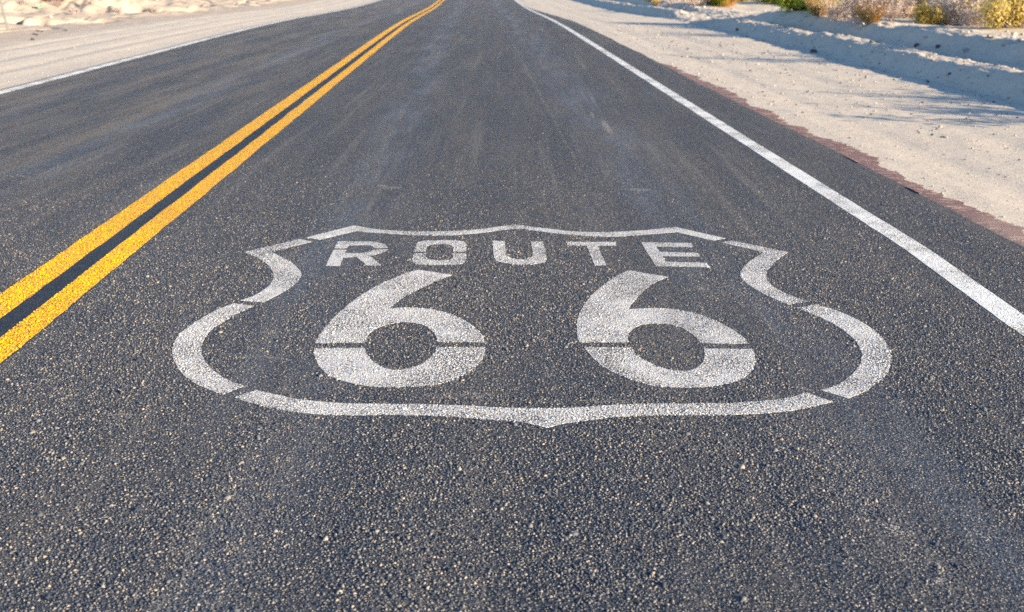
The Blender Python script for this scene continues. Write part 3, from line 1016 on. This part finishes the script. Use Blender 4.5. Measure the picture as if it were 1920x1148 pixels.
for px, py, s, mn, lb in (
    (1274, 16, .085, 'stone_white', 'white jagged rock on the crest of the far sand ridge'),
    (1282, 18, .055, 'stone_tan', 'tan stone leaning against the white jagged rock'),
    (1319, 15, .06, 'stone_white', 'flat white stone at the foot of the rusty green bush'),
    (1340, 17, .05, 'stone_tan', 'tan stone on the ridge just right of the flat white stone'),
    (1373, 18, .055, 'stone_tan', 'tan stone on the ridge at the foot of the sand mound'),
    (1434, 22, .05, 'stone_tan', 'tan stone below the right slope of the sand mound'),
    (1317, 43, .035, 'stone_white', 'small pale stone in the shadow on the near ridge face'),
    (1382, 58, .045, 'stone_dark', 'small black stone in the shadow of the near ridge'),
    (1412, 58, .030, 'stone_white', 'small yellowish stone right of the black one in the ridge shadow'),
    (1804, 61, .035, 'stone_tan', 'tan stone on the upper ridge below the low tan bush'),
    (1901, 67, .055, 'stone_tan', 'round orange-tan stone standing in shade near the right edge'),
    (1899, 76, .045, 'stone_white', 'white stone just below the round orange-tan one'),
    (1862, 72, .035, 'stone_tan', 'tan clod on the ridge crest left of the orange-tan stone'),
    (1853, 70, .030, 'stone_tan', 'smaller tan clod on the ridge crest, left of the other clod'),
    (1810, 97, .05, 'stone_grey', 'flat grey stone lying in the shaded trough between the ridges'),
    (1718, 87, .05, 'stone_dark', 'dark stone at the left end of the shaded trough'),
    (1758, 90, .04, 'stone_dark', 'dark stone in the middle of the shaded trough'),
    (1634, 80, .035, 'stone_dark', 'dark clod on the crest of the near ridge'),
    (1525, 99, .06, 'stone_dark', 'dark flat clod at the foot of the near ridge'),
    (1740, 155, .022, 'stone_dark', 'small dark stone on the shaded foot of the near ridge'),
    (1781, 141, .025, 'stone_dark', 'dark stone on the shaded face of the near ridge'),
    (1334, 117, .022, 'stone_grey', 'small grey stone on the sunny shoulder by the thin shadow'),
    (1634, 216, .016, 'stone_dark', 'dark pebble on the open gravel shoulder beyond the red strip'),
    (1762, 240, .020, 'stone_tan', 'brown pebble on the middle of the right shoulder'),
    (1748, 254, .014, 'stone_dark', 'dark pebble just left below the brown pebble on the shoulder'),
    (1769, 258, .012, 'stone_dark', 'dark pebble just right below the brown pebble on the shoulder'),
    (95, 33, .05, 'stone_grey', 'grey stone on the left bank below the green litter'),
    (54, 48, .045, 'stone_white', 'pale stone on the left beside the foot of the post'),
):
    rock(px, py, s, mn, lb)

# paper scrap with a fold
def scrap(name, px, py, w_, h_, mat, label, cat):
    X, Y = gt(px, py)
    bm = bmesh.new()
    n = 6
    vs = [[bm.verts.new(((i / n - .5) * w_ + random.uniform(-1, 1) * .006, (j / n - .5) * h_ * .8, abs(i / n - .5) * h_ * .8 + random.uniform(0, .018) + (j / n) * h_ * .4)) for i in range(n + 1)] for j in range(n + 1)]
    for j in range(n):
        for i in range(n): bm.faces.new((vs[j][i], vs[j][i + 1], vs[j + 1][i + 1], vs[j + 1][i]))
    r = bmesh.ops.extrude_face_region(bm, geom=bm.faces[:])
    for v in [e for e in r['geom'] if isinstance(e, bmesh.types.BMVert)]: v.co.z += .003
    bmesh.ops.recalc_face_normals(bm, faces=bm.faces)
    me = bpy.data.meshes.new(name); bm.to_mesh(me); bm.free()
    o = link_mesh(name, me, M[mat]); o.location = (X, Y, ground_z(X, Y) + .03); o.rotation_euler = (0, 0, .3)
    return tag(o, label, cat)


scrap('paper_scrap', 1620, 51, .10, .07, 'litter_white', 'crumpled white paper at the foot of the golden grass tuft', 'litter')
scrap('glass_shard', 75, 19, .15, .10, 'litter_green', 'bright green piece of litter on the left bank near the post', 'litter')


# dark rods put in for the short shadows of clods on the left
def shadow_rod(px, py, L, rz, label):
    X, Y = gt(px, py)
    rnd = random.Random(int(px * 7))
    pts = []; p = Vector((-L / 2, 0, 0))
    for i in range(6):
        pts.append((p.copy(), .016 * (1 - .1 * i) * (1 if 0 < i < 5 else .7)))
        p += Vector((L / 5, rnd.gauss(0, .012), rnd.gauss(0, .006)))
    me = bake('shadow_rod', tubes(pts and [pts], 6))
    o = link_mesh('shadow_rod', me, M['shadow_brown']); o.location = (X, Y, ground_z(X, Y) + .02); o.rotation_euler = (0, 0, rz)
    return tag(o, label, 'shadow_rod')


shadow_rod(66, 66, .30, -.9, 'longest dark rod in place of a clod shadow, right of the post foot')
shadow_rod(75, 59, .24, -.5, 'dark rod in place of a clod shadow, behind the longest one near the post')
shadow_rod(60, 76, .18, -1.0, 'shortest dark rod in place of a clod shadow, in front of the longest one')
shadow_rod(124, 59, .20, -.9, 'lone dark rod in place of a clod shadow, well right of the post')

# roadside post
X, Y = gt(15, 56)
post = empty('roadside_post', (X, Y, ground_z(X, Y) - .02))
tag(post, 'thin pale leaning post standing on the left sandy verge', 'post')
bm = bmesh.new()
bmesh.ops.create_cube(bm, size=1)
for v in bm.verts: v.co = Vector((v.co.x * .052, v.co.y * .02, (v.co.z + .5) * 1.25))
bmesh.ops.bevel(bm, geom=bm.edges[:] , offset=.005, segments=2, affect='EDGES')
me = bpy.data.meshes.new('shaft'); bm.to_mesh(me); bm.free()
link_mesh('shaft', me, M['post'], post)
bm = bmesh.new(); bmesh.ops.create_cube(bm, size=1)
for v in bm.verts: v.co = Vector((v.co.x * .042, v.co.y * .003 - .0125, v.co.z * .14 + 1.10))
me = bpy.data.meshes.new('reflector'); bm.to_mesh(me); bm.free()
link_mesh('reflector', me, M['litter_white'], post)
post.rotation_euler = (math.radians(2), math.radians(-6.5), math.radians(20))

# loose gravel: real little stones, one uncountable object for each verge
def gravel(name, n, Lr, Yr, smin, smax, mats, label, dens=None):
    base = []
    for s in range(4):
        bm = bmesh.new(); bmesh.ops.create_icosphere(bm, subdivisions=1, radius=1)
        rnd = random.Random(s + 50)
        for v in bm.verts: v.co *= rnd.uniform(.75, 1.15); v.co.z *= .6
        bm.verts.ensure_lookup_table()
        base.append((np.array([tuple(v.co) for v in bm.verts]), np.array([[v.index for v in f.verts] for f in bm.faces])))
        bm.free()
    Vs = []; Fs = []; mi = []; off = 0
    L = RNG.uniform(*Lr, n) if dens is None else dens(n)
    Y = Yr[0] * (Yr[1] / Yr[0]) ** RNG.random(n)
    z = terrain(L, Y)
    sz = smin * (smax / smin) ** (RNG.random(n) ** 2.5) * np.clip(Y / 9, .7, 1.5)
    an = RNG.uniform(0, 6.28, n)
    for i in range(n):
        bv, bf = base[i % 4]
        c, s_ = math.cos(an[i]), math.sin(an[i])
        v = bv * sz[i] * np.array([1, RNG.uniform(.6, 1), 1])
        v = np.stack([v[:, 0] * c - v[:, 1] * s_, v[:, 0] * s_ + v[:, 1] * c, v[:, 2]], -1)
        v += np.array([L[i] - TILT * Y[i], Y[i], z[i] + sz[i] * .25])
        Vs.append(v); Fs.append(bf + off); off += len(bv); mi.append(np.full(len(bf), RNG.integers(len(mats))))
    me = mesh_np(name, np.concatenate(Vs), np.concatenate(Fs), smooth=False)
    for m in mats: me.materials.append(M[m])
    me.polygons.foreach_set('material_index', np.concatenate(mi).astype(np.int32))
    o = bpy.data.objects.new(name, me); C.objects.link(o)
    return tag(o, label, None, None, 'stuff')


mt = ['stone_tan', 'stone_grey', 'stone_dark', 'sand', 'stone_grey', 'stone_grey', 'stone_dark']
gravel('gravel', 4200, (2.6, 6.2), (4.2, 26), .0035, .016, mt, 'loose gravel scattered over the right sandy shoulder')
gravel('gravel', 1800, (5.2, 12), (9, 34), .005, .028, ['sand', 'stone_tan', 'sand', 'stone_grey', 'sand'], 'clods and small stones over the right sand ridges')
gravel('gravel', 1800, (-13.5, -5.05), (9, 45), .003, .010, ['sand', 'stone_tan', 'sand', 'stone_grey', 'sand'], 'clods and gravel scattered over the left verge and bank')


# real stone chips standing proud of the seal coat where single stones can be made out
def chip_field():
    sp = .0085
    ys = np.arange(1.45, 9.5, sp)
    P = []
    for j, y in enumerate(ys):
        hw = .505 * y + .30
        x = np.arange(-hw, hw, sp) + (j % 2) * sp * .5
        P.append(np.stack([x, np.full_like(x, y)], -1))
    P = np.concatenate(P)
    P = P + RNG.uniform(-.5, .5, P.shape) * sp * .95
    X, Y = P[:, 0], P[:, 1]
    L = X + TILT * Y
    P = P[(RNG.random(len(X)) < (1 - sst(Y, 2.6, 9.5)) ** 1.6) & (L < 2.44)]
    X, Y = P[:, 0], P[:, 1]
    L = X + TILT * Y
    S = np.zeros_like(L)
    Lw = L + .3 * vnoise(X * .9, Y * .5, 201)
    for c, wd in ((-.62, .50), (1.02, .55), (-2.75, .40)):
        S = np.maximum(S, 1 - sst(np.abs(Lw - c), .0, wd))
    S *= sst(fbm(X * 4, Y * .8, 203, 4), -.3, .4)
    S = np.maximum(S, .7 * sst(fbm(X * 2.2, Y * 1.3, 208, 4), .12, .6))
    den = (1 - .35 * S) * (.70 + .4 * sst(fbm(X * 3.2, Y * 2.5, 207, 4), -.4, .4))
    k = RNG.random(len(X)) < den
    P, S, L = P[k], S[k], L[k]
    kind = np.zeros(len(P), int)          # 0 bare, 1 shield, 2 yellow, 3 right edge line
    kind[((L > -1.862) & (L < -1.738)) | ((L > -1.645) & (L < -1.539))] = 2
    gap = (L > -1.87) & (L < -1.53) & (kind == 0)
    rl = np.abs(L - right_line(P[:, 1]))
    kind[rl < .052] = 3
    gap |= (rl < .060) & (kind == 0)
    for Q in PAINTED:
        lo = Q.min(0); hi = Q.max(0)
        ix = np.nonzero((P[:, 0] > lo[0]) & (P[:, 0] < hi[0]) & (P[:, 1] > lo[1]) & (P[:, 1] < hi[1]))[0]
        if not len(ix): continue
        x, y = P[ix, 0], P[ix, 1]
        c = np.zeros(len(ix), bool)
        for (x1, y1), (x2, y2) in zip(Q, np.roll(Q, -1, 0)):
            if y1 == y2: continue
            c ^= ((y1 > y) != (y2 > y)) & (x < (x2 - x1) * (y - y1) / (y2 - y1) + x1)
        kind[ix[c]] = 1
    k = ~gap
    return P[k], S[k], kind[k]


def chips(name, P, S, low=1.0, z0=-.001):
    n = len(P)
    rad = (.0019 + .0032 * RNG.random(n) ** 1.3) * (1 - .2 * S)
    big = RNG.random(n) < .03
    rad[big] *= RNG.uniform(1.3, 2.0, big.sum())
    ht = rad * RNG.uniform(.22, .72, n) * (1 - .6 * S) * low * (1 - .75 * sst(P[:, 1], 3.2, 9.0))
    a0 = RNG.uniform(0, 6.283, n)
    el = RNG.uniform(.55, 1.0, n)
    tx = RNG.normal(0, .30, n) * low; ty = RNG.normal(0, .30, n) * low
    V = np.zeros((n, 8, 3), np.float32)
    for q in range(4):
        aj = q * math.pi / 2 + RNG.uniform(-.38, .38, n)
        rj = rad * RNG.uniform(.75, 1.2, n)
        for lev, f in ((0, 1.12), (1, .68)):
            ux = np.cos(aj) * rj * f; uy = np.sin(aj) * rj * f * el
            vx = ux * np.cos(a0) - uy * np.sin(a0); vy = ux * np.sin(a0) + uy * np.cos(a0)
            V[:, q + 4 * lev, 0] = P[:, 0] + vx
            V[:, q + 4 * lev, 1] = P[:, 1] + vy
            V[:, q + 4 * lev, 2] = z0 if lev == 0 else z0 + .001 + np.maximum(ht + vx * tx + vy * ty, .0004)
    base = (np.arange(n) * 8)[:, None, None]
    pat = np.array([[4, 5, 6, 7], [0, 1, 5, 4], [1, 2, 6, 5], [2, 3, 7, 6], [3, 0, 4, 7]])[None]
    Fc = (base + pat).reshape(-1, 4)
    me = bpy.data.meshes.new(name)
    V = V.reshape(-1, 3)
    me.vertices.add(len(V)); me.vertices.foreach_set('co', V.ravel())
    me.loops.add(Fc.size); me.loops.foreach_set('vertex_index', Fc.astype(np.int32).ravel())
    me.polygons.add(len(Fc)); me.polygons.foreach_set('loop_start', np.arange(0, Fc.size, 4, dtype=np.int32))
    me.polygons.foreach_set('loop_total', np.full(len(Fc), 4, np.int32))
    me.update(calc_edges=True)
    return me


def mat_chips():
    k = NT('stone_chips')
    gm = k.n.new('ShaderNodeNewGeometry')
    r = gm.outputs['Random Per Island']
    col = k.ramp(r, [(0, (.022, .029, .046)), (.38, (.048, .055, .071)), (.62, (.105, .103, .104)),  # darkest chips carry the blue of shaded facets in their colour
                     (.85, (.18, .162, .143)), (.97, (.27, .23, .19)), (1, (.40, .29, .20))])
    col = k.mix(k.mul(k.rng(k.noise(400, 2, .6), .4, .7), .35), col, (.05, .056, .068))
    st2 = k.noise(1.0, 5, .65, k.vec(4, .10, 1, (5, 1, 0)))
    col = k.mix(k.mul(k.rng(st2, .54, .72), .30), col, (.050, .055, .068))
    return k.out(col, .75, None, .25)


def mat_coat(name, c1, c2):
    """paint on the raised chips, rubbed through to stone here and there"""
    k = NT(name)
    r = k.n.new('ShaderNodeNewGeometry').outputs['Random Per Island']
    c = k.mix(k.rng(k.noise(14, 5, .65), .35, .75), c1, c2)
    bare = k.math('GREATER_THAN', r, k.rng(k.noise(3.1, 4, .6, k.vec(1, 1, 1, (9, 2, 0))), .3, .7, .90, .995))
    c = k.mix(bare, c, (.14, .13, .125))
    return k.out(c, .65, None, .2)


CP, CS, CK = chip_field()
print('chips', len(CP), 'ground faces', len(g.data.polygons))
ch = link_mesh('stone_chips', chips('stone_chips', CP[CK == 0], CS[CK == 0]), mat_chips())
tag(ch, 'angular stone chips standing out of the road seal coat in the foreground', kind='stuff')
for kk, par, m_ in ((1, shield, mat_coat('coated_chips_white', (.47, .448, .42), (.42, .40, .378))),
                    (2, cen, mat_coat('coated_chips_yellow', (.84, .41, .0), (.77, .36, .001))),
                    (3, er, mat_coat('coated_chips_edge', (.56, .543, .51), (.50, .484, .455)))):
    o = link_mesh('painted_chips', chips('painted_chips', CP[CK == kk], CS[CK == kk], .42 if kk != 2 else .75, .0002), m_, par)
    tag(o, kind='stuff')
